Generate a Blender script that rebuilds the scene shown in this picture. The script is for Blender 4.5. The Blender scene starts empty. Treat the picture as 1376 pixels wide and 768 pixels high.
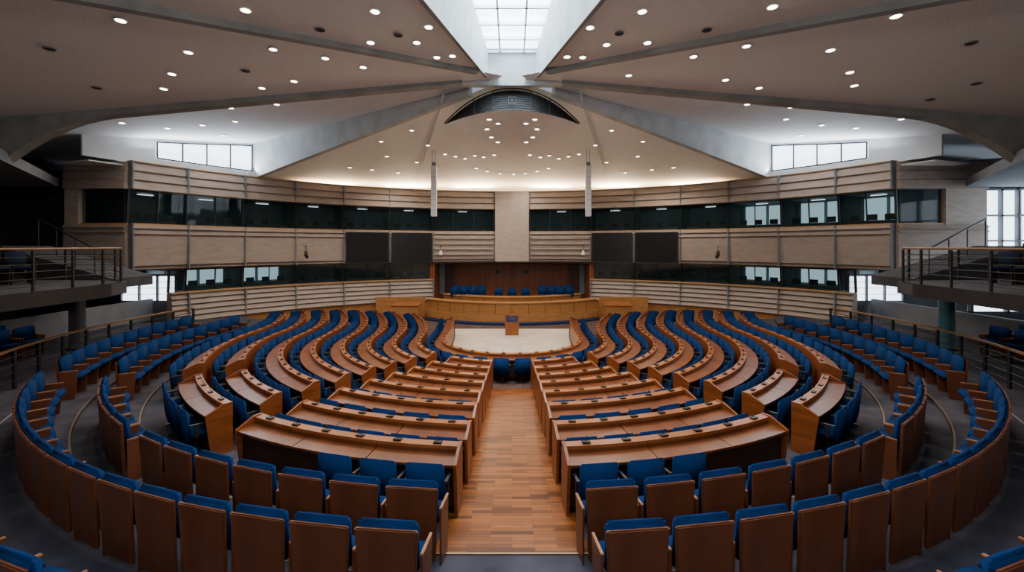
import bpy, bmesh, math, random
from math import sin, cos, pi, radians, sqrt, atan2, asin
from mathutils import Vector
random.seed(4)
C = bpy.context.scene.collection
CAM = 4.5; F = 600.0; PX = 688.0; HY = 330.0
def lerp(a,b,t): return a+(b-a)*t

# ---------------------------------------------------------------- materials
def new_mat(name):
    m = bpy.data.materials.new(name); m.use_nodes = True
    nt = m.node_tree; b = nt.nodes['Principled BSDF']
    return m, nt, b
def noise_mat(name, c1, c2, scale=(5,5,5), rough=.5, bump=0., detail=4, spec=.4, dots=0.):
    m, nt, b = new_mat(name)
    tc = nt.nodes.new('ShaderNodeTexCoord'); mp = nt.nodes.new('ShaderNodeMapping')
    mp.inputs['Scale'].default_value = scale
    n = nt.nodes.new('ShaderNodeTexNoise'); n.inputs['Scale'].default_value = 1.0; n.inputs['Detail'].default_value = detail
    r = nt.nodes.new('ShaderNodeValToRGB')
    r.color_ramp.elements[0].position = .3; r.color_ramp.elements[1].position = .7
    r.color_ramp.elements[0].color = (*c1,1); r.color_ramp.elements[1].color = (*c2,1)
    L = nt.links.new
    L(tc.outputs['Object'], mp.inputs['Vector']); L(mp.outputs[0], n.inputs['Vector'])
    L(n.outputs['Fac'], r.inputs['Fac']); out=r.outputs['Color']
    if dots:
        v=nt.nodes.new('ShaderNodeTexVoronoi'); v.voronoi_dimensions='2D'; v.inputs['Scale'].default_value=dots; v.inputs['Randomness'].default_value=0
        L(tc.outputs['Object'], v.inputs['Vector'])
        r2=nt.nodes.new('ShaderNodeValToRGB'); r2.color_ramp.elements[0].position=.22; r2.color_ramp.elements[1].position=.34
        r2.color_ramp.elements[0].color=(.55,.55,.55,1); r2.color_ramp.elements[1].color=(1,1,1,1)
        L(v.outputs['Distance'], r2.inputs['Fac'])
        mx=nt.nodes.new('ShaderNodeMixRGB'); mx.blend_type='MULTIPLY'; mx.inputs['Fac'].default_value=1
        L(out,mx.inputs['Color1']); L(r2.outputs['Color'],mx.inputs['Color2']); out=mx.outputs[0]
    L(out, b.inputs['Base Color'])
    b.inputs['Roughness'].default_value = rough; b.inputs['Specular IOR Level'].default_value = spec
    if bump:
        bp = nt.nodes.new('ShaderNodeBump'); bp.inputs['Strength'].default_value = bump; bp.inputs['Distance'].default_value = .02
        L(n.outputs['Fac'], bp.inputs['Height']); L(bp.outputs[0], b.inputs['Normal'])
    return m
def emit_mat(name, col, s):
    m, nt, b = new_mat(name)
    b.inputs['Base Color'].default_value = (*col,1)
    b.inputs['Emission Color'].default_value = (*col,1); b.inputs['Emission Strength'].default_value = s
    return m
M = {}
M['desk'] = noise_mat('desk_wood', (.13,.030,.006), (.23,.060,.013), (1.2,1.2,14), .36, spec=.4)
M['desktop'] = noise_mat('desktop_wood', (.085,.021,.005), (.15,.040,.010), (3,3,3), .32, spec=.45)
M['ledge'] = noise_mat('ledge_wood', (.18,.052,.012), (.27,.085,.021), (3,3,3), .34, spec=.4)
M['deskdark'] = noise_mat('desk_dark_wood', (.025,.010,.005), (.04,.016,.008), (2,2,10), .5, spec=.2)  # dark wood for modesty panels and podium panel seams
M['shell'] = noise_mat('chair_shell_wood', (.095,.027,.010), (.135,.040,.015), (5,5,.9), .40, spec=.35)
M['arm'] = noise_mat('armrest_wood', (.22,.085,.033), (.31,.13,.052), (4,12,4), .45, spec=.3)
M['blue'] = noise_mat('blue_fabric', (.0025,.015,.062), (.005,.026,.092), (60,60,60), .95, .15, spec=.08)
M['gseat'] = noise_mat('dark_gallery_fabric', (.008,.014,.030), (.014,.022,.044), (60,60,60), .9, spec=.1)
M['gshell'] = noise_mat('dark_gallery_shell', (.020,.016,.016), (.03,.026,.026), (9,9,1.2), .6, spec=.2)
M['bluedk'] = noise_mat('navy_carpet', (.006,.016,.055), (.010,.024,.08), (30,30,30), .9, spec=.1)
M['carpet'] = noise_mat('grey_carpet', (.034,.032,.040), (.062,.057,.070), (2.5,2.5,2.5), .95, .2, 10, spec=.1)
M['carpetb'] = noise_mat('brown_carpet', (.060,.036,.030), (.095,.056,.045), (3,3,3), .9, .2, 8, spec=.1)
M['beige'] = noise_mat('beige_carpet', (.46,.38,.29), (.56,.47,.37), (1.5,1.5,1.5), .9, spec=.1)
M['concrete'] = noise_mat('concrete', (.38,.395,.40), (.54,.555,.555), (1.2,1.2,1.2), .8, .3, 8)
M['beam'] = noise_mat('dark_concrete', (.19,.19,.185), (.28,.28,.27), (1.5,1.5,1.5), .8, .3, 8)
M['panel'] = noise_mat('wall_panel_concrete', (.28,.222,.188), (.35,.282,.24), (2,2,6), .75, .2, 8, spec=.2)
M['panelb'] = noise_mat('wall_panel_boards', (.33,.27,.232), (.42,.345,.30), (2,2,6), .7, .2, 8, spec=.2)
M['ceiling'] = noise_mat('perforated_ceiling_plaster', (.80,.795,.78), (.85,.845,.83), (6,6,6), .85, .1, 10, spec=.2, dots=24)
M['ceilrear'] = noise_mat('rear_ceiling_plaster', (.80,.78,.74), (.85,.83,.79), (2,2,2), .8, spec=.2)
M['white'] = noise_mat('white_plaster', (.72,.73,.74), (.78,.79,.80), (2,2,2), .8, spec=.2)
M['dark'] = noise_mat('dark_metal', (.012,.012,.014), (.022,.022,.025), (5,5,5), .4)
M['black'] = noise_mat('black_plastic', (.006,.006,.007), (.01,.01,.011), (5,5,5), .35)
M['screen'] = noise_mat('screen_black', (.010,.010,.011), (.013,.013,.014), (3,3,3), .3)
M['darkwall'] = noise_mat('dark_wall', (.040,.040,.046), (.060,.060,.068), (2,2,2), .8, spec=.2)
M['greywall'] = noise_mat('grey_wall', (.15,.155,.17), (.20,.205,.22), (2,2,2), .8, spec=.2)
M['boothwall'] = noise_mat('booth_room_wall', (.16,.19,.20), (.24,.27,.28), (2,2,2), .8, spec=.2)
M['trim'] = noise_mat('light_wood_trim', (.33,.19,.09), (.42,.25,.12), (1,1,10), .4)
M['rail'] = noise_mat('dark_wood_handrail', (.13,.07,.035), (.18,.10,.05), (1,1,10), .4)
M['backwood'] = noise_mat('backdrop_wood', (.17,.046,.016), (.25,.075,.027), (7,7,.6), .4, spec=.3)
M['backwooddk'] = noise_mat('backdrop_dark_wood', (.05,.018,.010), (.08,.03,.015), (7,7,.6), .45)
M['podium'] = noise_mat('podium_wood', (.30,.13,.040), (.41,.185,.060), (1.5,1.5,12), .4, spec=.3)
M['spk'] = noise_mat('speaker_grille', (.68,.69,.70), (.76,.77,.78), (40,40,40), .6)
M['teal'] = noise_mat('teal_column', (.03,.09,.11), (.05,.13,.15), (2,2,2), .4)
M['bluesign'] = noise_mat('blue_sign', (.010,.014,.065), (.015,.02,.09), (4,4,4), .4)
M['lamp'] = emit_mat('lamp_glow', (1,.88,.70), 14)
M['cove'] = emit_mat('cove_glow', (1,.74,.40), 14)
M['booth'] = emit_mat('booth_glow', (.82,.93,1), 2.6)
M['boothday'] = emit_mat('booth_daylight', (.50,.78,.86), 1.1)
M['day'] = emit_mat('daylight_pane', (.74,.87,1), 4.2)
M['sky'] = emit_mat('skylight_pane', (.74,.88,1), 7)
m, nt, b = new_mat('dark_booth_glass'); M['glass'] = m
b.inputs['Base Color'].default_value=(.012,.030,.034,1); b.inputs['Alpha'].default_value=.30; b.inputs['Roughness'].default_value=.04
m, nt, b = new_mat('plank_floor'); M['plank'] = m
tc = nt.nodes.new('ShaderNodeTexCoord'); mp = nt.nodes.new('ShaderNodeMapping')
br = nt.nodes.new('ShaderNodeTexBrick'); br.inputs['Scale'].default_value=1.; br.inputs['Brick Width'].default_value=.55; br.inputs['Row Height'].default_value=.065
br.inputs['Mortar Size'].default_value=.002; br.inputs['Color1'].default_value=(.30,.090,.018,1); br.inputs['Color2'].default_value=(.085,.020,.004,1); br.inputs['Mortar'].default_value=(.04,.012,.004,1)
br.inputs['Bias'].default_value=0
nn = nt.nodes.new('ShaderNodeTexNoise'); nn.inputs['Scale'].default_value=9
mx = nt.nodes.new('ShaderNodeMixRGB'); mx.blend_type='MULTIPLY'; mx.inputs['Fac'].default_value=.25
L = nt.links.new; L(tc.outputs['Object'], mp.inputs['Vector']); L(mp.outputs[0], br.inputs['Vector']); L(tc.outputs['Object'], nn.inputs['Vector'])
L(br.outputs['Color'], mx.inputs['Color1']); L(nn.outputs['Fac'], mx.inputs['Color2']); L(mx.outputs[0], b.inputs['Base Color'])
b.inputs['Roughness'].default_value=.30; b.inputs['Specular IOR Level'].default_value=.4

# ---------------------------------------------------------------- helpers
class MB:
    def __init__(s): s.v=[]; s.f=[]
    def add(s, vs, fs):
        o=len(s.v); s.v+=[tuple(p) for p in vs]; s.f+=[tuple(i+o for i in f) for f in fs]; return s
    def box(s, x0,x1,y0,y1,z0,z1):
        return s.add([(x0,y0,z0),(x1,y0,z0),(x1,y1,z0),(x0,y1,z0),(x0,y0,z1),(x1,y0,z1),(x1,y1,z1),(x0,y1,z1)],
              [(0,3,2,1),(4,5,6,7),(0,1,5,4),(1,2,6,5),(2,3,7,6),(3,0,4,7)])
    def hexa(s, bot, top):
        return s.add(list(bot)+list(top), [(0,3,2,1),(4,5,6,7),(0,1,5,4),(1,2,6,5),(2,3,7,6),(3,0,4,7)])
    def prism(s, poly, z0, z1):
        n=len(poly); vs=[(x,y,z0) for x,y in poly]+[(x,y,z1) for x,y in poly]
        return s.add(vs, [tuple(range(n))[::-1], tuple(range(n,2*n))]+[(i,(i+1)%n,n+(i+1)%n,n+i) for i in range(n)])
    def sweep(s, pts, prof, z0=0., caps=True):
        n=len(prof); vs=[]; fs=[]
        for p in pts:
            for o,z in prof: vs.append((p[0]+p[2]*o, p[1]+p[3]*o, z0+z))
        for i in range(len(pts)-1):
            for j in range(n):
                a=i*n+j; b2=i*n+(j+1)%n; fs.append((a,b2,b2+n,a+n))
        if caps: fs.append(tuple(range(n))[::-1]); fs.append(tuple(range(len(vs)-n,len(vs))))
        return s.add(vs,fs)
    def rod(s, p0, p1, r, n=8, r1=None):
        a=Vector(p0); b=Vector(p1); d=(b-a).normalized(); r1=r if r1 is None else r1
        u=d.orthogonal().normalized(); w=d.cross(u)
        vs=[a+(u*cos(2*pi*i/n)+w*sin(2*pi*i/n))*r for i in range(n)]+[b+(u*cos(2*pi*i/n)+w*sin(2*pi*i/n))*r1 for i in range(n)]
        return s.add(vs, [tuple(range(n))[::-1],tuple(range(n,2*n))]+[(i,(i+1)%n,n+(i+1)%n,n+i) for i in range(n)])
    def grid(s, P):
        nr=len(P); nc=len(P[0]); vs=[p for row in P for p in row]
        return s.add(vs, [(i*nc+j,i*nc+j+1,(i+1)*nc+j+1,(i+1)*nc+j) for i in range(nr-1) for j in range(nc-1)])
    def build(s, name, mat, parent=None, org=(0,0,0), bevel=0., smooth=False, recalc=True):
        me=bpy.data.meshes.new(name)
        me.from_pydata([(x-org[0],y-org[1],z-org[2]) for x,y,z in s.v],[],s.f)
        bm=bmesh.new(); bm.from_mesh(me)
        if recalc: bmesh.ops.recalc_face_normals(bm, faces=bm.faces)
        if bevel: bmesh.ops.bevel(bm, geom=bm.edges[:], offset=bevel, segments=2, affect='EDGES', clamp_overlap=True)
        bm.to_mesh(me); bm.free()
        if smooth:
            for p in me.polygons: p.use_smooth=True
        me.materials.append(mat)
        o=bpy.data.objects.new(name, me); C.objects.link(o)
        if parent: o.parent=parent
        else: o.location=org
        return o
def tag(o, label=None, cat=None, group=None, kind=None):
    if label: o['label']=label
    if cat: o['category']=cat
    if group: o['group']=group
    if kind: o['kind']=kind
    return o
def thing(name, label, cat, loc=(0,0,0), rz=0, group=None):
    o=bpy.data.objects.new(name,None); C.objects.link(o); o.empty_display_size=.1
    o.location=loc; o.rotation_euler=(0,0,rz); return tag(o,label,cat,group)
def struct(o): o['kind']='structure'; return o
KIDS={}
def dup(root, loc, rz, label, group):
    r=root.copy(); C.objects.link(r); r.location=loc; r.rotation_euler=(0,0,rz); r['label']=label; r['group']=group
    for ch in KIDS[root.name]:
        c=ch.copy(); C.objects.link(c); c.parent=r
    return r
ONES=['','first','second','third','fourth','fifth','sixth','seventh','eighth','ninth','tenth','eleventh','twelfth','thirteenth','fourteenth','fifteenth','sixteenth','seventeenth','eighteenth','nineteenth','twentieth']
def ordw(n):
    if n<=20: return ONES[n]
    if n<30: return 'twenty-'+ONES[n-20]
    if n==30: return 'thirtieth'
    if n<40: return 'thirty-'+ONES[n-30]
    return 'fortieth'
def at(x,y,Y): return ((x-PX)/F*Y, Y, CAM-(y-HY)/F*Y)

# ---------------------------------------------------------------- rings
class Ring:
    def __init__(s, R, D, x0, ye, c, fl):
        s.R,s.D,s.x0,s.ye,s.c,s.fl=R,D,x0,ye,c,fl
        s.th0=asin(x0/R) if x0>0 else 0.
        P=[]; N=90
        for i in range(N+1):
            th=s.th0+(pi/2-s.th0)*i/N
            P.append((-R*sin(th), D-R*cos(th), -sin(th), -cos(th)))
        if ye>D:
            for i in range(1,41):
                y=D+(ye-D)*i/40; dx=2*c*(y-D); l=sqrt(1+dx*dx)
                P.append((-(R+c*(y-D)**2), y, -1/l, dx/l))
        s.P=P; s.S=[0.]
        for a,b in zip(P,P[1:]): s.S.append(s.S[-1]+sqrt((a[0]-b[0])**2+(a[1]-b[1])**2))
        s.len=s.S[-1]
    def s_of_theta(s, deg): return s.R*(radians(deg)-s.th0)
    def pt(s, d, side=-1):
        d=max(0,min(s.len,d)); lo=0; hi=len(s.S)-1
        while hi-lo>1:
            m=(lo+hi)//2
            if s.S[m]<=d: lo=m
            else: hi=m
        t=(d-s.S[lo])/(s.S[hi]-s.S[lo]); a=s.P[lo]; b=s.P[hi]
        q=[a[i]*(1-t)+b[i]*t for i in range(4)]
        l=sqrt(q[2]**2+q[3]**2); q[2]/=l; q[3]/=l
        if side>0: q[0]=-q[0]; q[2]=-q[2]
        return tuple(q)
    def pts(s, s0, s1, side, step=.3):
        n=max(2,int((s1-s0)/step)+1)
        return [s.pt(s0+(s1-s0)*i/n, side) for i in range(n+1)]
    def bound(s, u, off, ext=1.6):
        a=abs(u); sg=-1 if u<0 else 1; R,D=s.R,s.D
        if a<=.6:
            th=a/.6*pi/2; return (sg*(R+off)*sin(th), D-(R+off)*cos(th))
        y=D+(a-.6)/.4*(s.ye+ext-D); dx=2*s.c*(y-D); l=sqrt(1+dx*dx)
        return (sg*((R+s.c*(y-D)**2)+off/l), y-off*dx/l)
A=Ring(11.95,16.05,.84,16.6,.05,.95)
B=Ring(10.6,15.6,.79,17.4,.05,.85)
CR=[8.9,8.25,7.6,6.9,6.15,5.4,4.65,3.85]
CN=[6.02,7.05,8.2,9.25,10.25,11.2,12.25,13.35]
CX=[.74,.70,.68,.68,.67,.66,.65,.64]
CE=[19.3,20.2,21.2,22.0,22.6,23.0,23.4,23.5]
rings=[Ring(CR[i],CN[i]+CR[i],CX[i],CE[i],.060-.003*i,.8-.1*i) for i in range(8)]
C9=Ring(3.0,17.75,0,22.6,.012,0.)

# ---------------------------------------------------------------- chair prototypes
def theatre_chair(name='theatre_chair',fab='blue',sh='shell',arm='arm'):
    r=thing(name,'x','chair')
    k=[]
    k.append(MB().hexa([(-.28,-.18,.40),(.28,-.18,.40),(.28,.13,.44),(-.28,.13,.44)],[(-.28,-.18,.52),(.28,-.18,.52),(.28,.11,.56),(-.28,.11,.56)]).build('seat',M[fab],r,bevel=.035,smooth=True))
    k.append(MB().hexa([(-.28,-.18,.44),(.28,-.18,.44),(.28,-.25,.44),(-.28,-.25,.44)][::-1],[(-.295,-.225,.965),(.295,-.225,.965),(.295,-.315,.965),(-.295,-.315,.965)][::-1]).build('backrest',M[fab],r,bevel=.032,smooth=True))
    k.append(MB().hexa([(-.265,-.30,.06),(.265,-.30,.06),(.265,-.255,.06),(-.265,-.255,.06)],[(-.306,-.350,.915),(.306,-.350,.915),(.306,-.310,.915),(-.306,-.310,.915)]).build('back_shell',M[sh],r,bevel=.012))
    for sx in (-1,1):
        k.append(MB().box(sx*.320-.015,sx*.320+.015,-.27,.06,.64,.662).build('armrest',M[arm],r,bevel=.006))
        k.append(MB().hexa([(sx*.320-.012,-.26,0),(sx*.320+.012,-.26,0),(sx*.320+.012,.0,0),(sx*.320-.012,.0,0)],[(sx*.320-.012,-.27,.64),(sx*.320+.012,-.27,.64),(sx*.320+.012,.05,.64),(sx*.320-.012,.05,.64)]).build('side_panel',M[sh],r))
    KIDS[r.name]=k; return r
def desk_chair():
    r=thing('desk_chair','x','chair'); k=[]
    k.append(MB().box(-.25,.25,-.16,.20,.38,.48).build('seat',M['blue'],r,bevel=.035,smooth=True))
    k.append(MB().hexa([(-.25,-.20,.30),(.25,-.20,.30),(.25,-.14,.30),(-.25,-.14,.30)],[(-.265,-.25,.87),(.265,-.25,.87),(.265,-.18,.87),(-.265,-.18,.87)]).build('backrest',M['blue'],r,bevel=.028,smooth=True))
    for sx in (-1,1):
        k.append(MB().box(sx*.27-.018,sx*.27+.018,-.18,.04,.60,.63).box(sx*.27-.012,sx*.27+.012,-.10,-.04,.40,.60).build('armrest',M['dark'],r))
    k.append(MB().rod((0,0,.03),(0,0,.38),.035,8).build('pedestal',M['dark'],r))
    k.append(MB().box(-.18,.18,-.03,.03,0,.035).box(-.03,.03,-.18,.18,0,.035).build('base',M['dark'],r))
    KIDS[r.name]=k; return r
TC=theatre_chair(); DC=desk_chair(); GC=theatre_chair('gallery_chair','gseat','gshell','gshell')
used={}
def place(proto,key,x,y,z,rz,label,group):
    if key not in used:
        used[key]=1; proto.location=(x,y,z); proto.rotation_euler=(0,0,rz); proto['label']=label; proto['group']=group; return proto
    return dup(proto,(x,y,z),rz,label,group)
def heading(nx,ny): return atan2(nx,-ny)

for ring,rowname,gaps,pitch in ((A,'the outermost ring',[(58,1.1)],.67),(B,'the second ring',[(32.5,.6),(57,1.3)],.66)):
    cuts=[0.]
    for g,w in gaps: sg=ring.s_of_theta(g); cuts+= [sg-w/2,sg+w/2]
    cuts.append(ring.len)
    for side in (-1,1):
        n=0; sd='left' if side<0 else 'right'
        for a,b2 in zip(cuts[0::2],cuts[1::2]):
            q=int((b2-a)/pitch+.05); st=(b2-a)/q
            for i in range(q):
                n+=1; p=ring.pt(a+st*(i+.5),side)
                place(TC,'t',p[0]-p[2]*.33,p[1]-p[3]*.33,ring.fl,heading(p[2],p[3]),
                  f'wood-backed blue chair, {ordw(n)} {sd} of the central aisle in {rowname}', f'wood-backed chairs in {rowname}')
RZ=Ring(12.95,15.9,.8,15.9,.05,1.02)
for side in (-1,1):
    for i,deg in enumerate((18.6,21.6)):
        p=RZ.pt(RZ.s_of_theta(deg),side); sd='left' if side<0 else 'right'
        place(TC,'t',p[0]-p[2]*.33,p[1]-p[3]*.33,1.02,heading(p[2],p[3]),f'blue chair cut off by the bottom {sd} corner, {ordw(i+1)} from the middle','chairs behind the outermost ring')

# desk rows
ROW=['the nearest','the second nearest','the third nearest','the fourth nearest','the fifth nearest','the sixth nearest','the seventh nearest','the eighth nearest']
chairs=[]
con=MB().box(-.06,.06,-.035,.035,0,.022).rod((0,.02,.02),(0,-.01,.09),.004,5).rod((0,-.01,.09),(0,-.02,.11),.008,6)
conme=con.build('microphone_console',M['black']); conme_data=conme.data; bpy.data.objects.remove(conme)
DD=.37
def desk(ptsfn, s0, s1, fl, label, nseat, seatpts, group):
    mid=ptsfn(s0,s1); m0=mid[len(mid)//2]; org=(m0[0],m0[1],fl)
    r=thing('curved_desk',label,'desk',org,0,group)
    MB().sweep(mid,[(-DD,.0),(-DD+.04,.0),(-DD+.04,.82),(-DD,.82)],fl).build('front_panel',M['desk'],r,org)
    MB().sweep(mid,[(-DD-.02,.82),(-DD+.11,.82),(-DD+.11,.865),(-DD-.02,.88)],fl).build('console_ledge',M['ledge'],r,org)
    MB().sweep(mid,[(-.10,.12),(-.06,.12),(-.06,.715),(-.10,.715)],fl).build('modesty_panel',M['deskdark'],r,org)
    nsec=max(1,round(nseat/2)); L_=s1-s0
    for i in range(nsec):
        a=s0+L_*i/nsec+(.008 if i else 0); b2=s0+L_*(i+1)/nsec-(.008 if i<nsec-1 else 0)
        MB().sweep(ptsfn(a,b2),[(-DD+.045,.718),(.03,.70),(.03,.735),(-DD+.11,.765),(-DD+.11,.82),(-DD+.045,.82)],fl).build('desktop',M['desktop'],r,org)
    for a,b2 in ((s0-.045,s0),(s1,s1+.045)):
        MB().sweep(ptsfn(a,b2),[(-DD-.02,0),(-.05,0),(.04,.70),(.04,.745),(-DD+.12,.885),(-DD-.02,.89)],fl).build('end_panel',M['desk'],r,org)
    for p in seatpts:
        c=bpy.data.objects.new('microphone_console',conme_data); C.objects.link(c); c.parent=r
        c.location=(p[0]-p[2]*(DD-.045)-org[0],p[1]-p[3]*(DD-.045)-org[1],.872); c.rotation_euler=(0,0,heading(p[2],p[3]))
    return r
G1=[32,32,32.5,33,34,35.5,37,38]
for k,ring in enumerate(rings):
    g1=ring.s_of_theta(G1[k]); cuts=[.05,g1-.38]
    cuts.append(g1+(.72 if k==0 else .58))
    names=['central','side']
    if k<2: g2=ring.s_of_theta(57); cuts+=[g2-.6,g2+.6]; names=['central','side','far']
    cuts.append(ring.len)
    pitch=.61
    for side in (-1,1):
        n=0; sd='left' if side<0 else 'right'
        for bi,(a,b2) in enumerate(zip(cuts[0::2],cuts[1::2])):
            q=max(1,round((b2-a)/pitch)); st=(b2-a)/q; sp=[]
            for i in range(q):
                n+=1; p=ring.pt(a+st*(i+.5),side); sp.append(p)
                if k==0 and bi==0 and i>=3: continue
                x=p[0]+p[2]*.06; y=p[1]+p[3]*.06
                chairs.append((sqrt(x*x+y*y),x,y,ring.fl,heading(p[2],p[3]),f'blue desk chair, {ordw(n)} place {sd} of the central aisle in {ROW[k]} desk row',f'blue chairs along {ROW[k]} desk row'))
            fn=(lambda u,v,ring=ring,side=side: ring.pts(u,v,side,.25))
            desk(fn,a,b2,ring.fl,f'curved wooden desk, {names[bi]} block {sd} of the aisle in {ROW[k]} desk row',q,sp,'curved wooden desk blocks')
def f9(u,v):
    n=max(2,int((v-u)/.2)); out=[]
    for i in range(n+1):
        s=u+(v-u)*i/n; out.append(C9.pt(-s,-1) if s<0 else C9.pt(s,1))
    return out
n9=round(2*C9.len/.63); st=2*C9.len/n9; sp=[]
for i in range(n9):
    s=-C9.len+st*(i+.5); p=C9.pt(-s,-1) if s<0 else C9.pt(s,1); sp.append(p)
    x=p[0]+p[2]*.10; y=p[1]+p[3]*.10; sd='left' if s<0 else 'right'; j=int(abs(s)/st)+1
    chairs.append((sqrt(x*x+y*y),x,y,0,heading(p[2],p[3]),f'blue desk chair, {ordw(j)} {sd} of the middle in the innermost desk ring','blue chairs along the innermost desk ring'))
desk(f9,-C9.len,C9.len,0.,'long U-shaped innermost wooden desk around the beige speaking floor',n9,sp,None)
chairs.sort(key=lambda c:c[0])
for d,x,y,z,rz,lb,gp in chairs[:300]: place(DC,'d',x,y,z,rz,lb,gp)
rest=MB()
for d,x,y,z,rz,lb,gp in chairs[300:]:
    ca,sa=cos(rz),sin(rz)
    for ch in KIDS[DC.name][:2]:
        me=ch.data; rest.add([(x+v.co.x*ca-v.co.y*sa,y+v.co.x*sa+v.co.y*ca,z+v.co.z) for v in me.vertices],[tuple(p.vertices) for p in me.polygons])
if rest.v: tag(rest.build('desk_chair_rows',M['blue'],recalc=False),'rows of small blue chairs at the farthest inner desk rows','chairs',None,'stuff')

# ---------------------------------------------------------------- floors
US=[-1+2*i/120 for i in range(121)]
def loft(inner,outer,z):
    m=MB(); m.grid([[(*inner(u),z) for u in US],[(*outer(u),z) for u in US]]); return m
def riser(fn,z0,z1,m): m.grid([[(*fn(u),z0) for u in US],[(*fn(u),z1) for u in US]])
bA=lambda u:A.bound(u,-.66,5.5); bB=lambda u:B.bound(u,-.62,4.5)
bC=[(lambda u,r=r:r.bound(u,-DD-.04,1.6)) for r in rings]
b9=lambda u:C9.bound(u,-DD-.04,1.5)
mo=loft(bA,lambda u:A.bound(u,12.,8.),.95); riser(bA,.85,.95,mo)
m2=loft(bB,bA,.85); mo.add(m2.v,m2.f); riser(bB,.8,.85,mo)
m2=loft(bC[0],bB,.8); mo.add(m2.v,m2.f)
struct(mo.build('floor_carpet',M['carpet'],recalc=False))
mi=MB(); prev=bC[0]; riser(bC[0],.7,.8,mi)
for k in range(1,8):
    q=loft(bC[k],prev,.8-.1*k); mi.add(q.v,q.f); riser(bC[k],.8-.1*(k+1),.8-.1*k,mi); prev=bC[k]
q=loft(b9,prev,0.002); mi.add(q.v,q.f)
struct(mi.build('floor_terraces',M['carpetb'],recalc=False))
struct(MB().prism([(-25,-4),(25,-4),(25,37),(-25,37)],-.1,-.01).build('floor',M['carpetb']))
inn=[C9.bound(u,-DD-.03,1.5) for u in US]
struct(MB().prism(inn,-.005,.012).build('floor_stage',M['beige']))
for side in (-1,1):
    pp=[((12.45)*sin(radians(d))*side,16.05-12.45*cos(radians(d)),side*sin(radians(d)),-cos(radians(d))) for d in range(8,100,2)]
    struct(MB().sweep(pp,[(0,.951),(.03,.951),(.03,.958),(0,.958)]).build('trim_1' if side<0 else 'trim_2',M['greywall']))
    pp=[((9.98)*sin(radians(d))*side,15.6-9.98*cos(radians(d)),side*sin(radians(d)),-cos(radians(d))) for d in range(8,96,2)]
    struct(MB().sweep(pp,[(0,.851),(.025,.851),(.025,.857),(0,.857)]).build('trim_11' if side<0 else 'trim_12',M['rail']))
    pp=[((11.29)*sin(radians(d))*side,16.05-11.29*cos(radians(d)),side*sin(radians(d)),-cos(radians(d))) for d in range(8,96,2)]
    struct(MB().sweep(pp,[(0,.951),(.025,.951),(.025,.957),(0,.957)]).build('trim_13' if side<0 else 'trim_14',M['rail']))
pp=[((13.6)*sin(radians(d)),15.9-13.6*cos(radians(d)),sin(radians(d)),-cos(radians(d))) for d in range(-28,29,2)]
struct(MB().sweep(pp,[(-1.0,.9),(1.2,.9),(1.2,1.02),(-1.0,1.02)]).build('floor_rear_step',M['carpet']))
ed=[5.28]+[ (r.D-r.R+DD+.04) for r in rings]
ma=MB()
for i in range(9):
    if i==0: y0,y1,z=5.28,5.64,.85
    else: y0=5.64 if i==1 else ed[i-1]; y1=ed[i]; z=.8-.1*(i-1)
    w0=.93-.025*i; w1=.93-.025*(i+1)
    ma.hexa([(-w0,y0,z-.12),(w0,y0,z-.12),(w1,y1,z-.12),(-w1,y1,z-.12)],[(-w0,y0,z+.006),(w0,y0,z+.006),(w1,y1,z+.006),(-w1,y1,z+.006)])
struct(ma.build('floor_aisle',M['plank']))
mt=MB()
for i in range(9):
    y=5.28 if i==0 else (5.64 if i==1 else ed[i-1]); z=.857 if i==0 else .807-.1*(i-1); w=.92-.025*i
    mt.box(-w,w,y-.005,y+.02,z,z+.006)
struct(mt.build('trim_3',M['trim']))

# ---------------------------------------------------------------- curved rear wall
WR=18.3; WY=12.7
def wp(ph,off=0.):
    a=radians(ph); return (WR*sin(a),WY+WR*cos(a),-sin(a),-cos(a))
FAC=[3.9,17,26,35,43.7,52,60.3,67.5]
def band(a0,a1):
    n=max(1,round((a1-a0)/2)); return [wp(lerp(a0,a1,i/n)) for i in range(n+1)]
def lap(z0,z1,n,o0,o1,d=.09):
    prof=[(-.25,z0)]; h=(z1-z0)/n
    for i in range(n):
        za=z0+h*i; oo=o0+(o1-o0)*i/n
        prof+=[(oo+d-.03,za+.0),(oo+d,za+.03),(oo,za+h-.05),(oo-.06,za+h-.05),(oo-.06,za+h)]
    prof.append((-.25,z1)); return prof
mu=MB(); mu.sweep(band(-67.5,67.5),lap(7.0,8.22,3,.20,.08))
mu.sweep(band(-67.5,67.5),[(-.25,3.4),(.10,3.4),(.16,3.45),(.06,3.50),(.06,3.56),(.20,3.60),(.24,4.92),(.16,4.96),(.16,5.0),(.28,5.03),(.26,5.18),(.18,5.21),(.18,5.25),(.30,5.28),(.27,5.42),(-.25,5.42)])
for s in (-1,1):
    mu.sweep(band(*((-62.5,-16.9) if s<0 else (16.9,62.5))),lap(.85,2.2,5,.26,.12))
struct(mu.build('wall_rear',M['panel']))
mt=MB(); mt.sweep(band(-67.5,67.5),[(-.2,5.42),(.27,5.42),(.27,5.50),(-.2,5.50)])
mt.sweep(band(-67.5,67.5),[(-.2,8.22),(.16,8.22),(.16,8.27),(-.2,8.27)])
for s in (-1,1): mt.sweep(band(*((-62.5,-16.9) if s<0 else (16.9,62.5))),[(-.2,2.2),(.24,2.2),(.24,2.27),(-.2,2.27)])
struct(mt.build('trim_4',M['trim']))
mr=MB()
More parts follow.
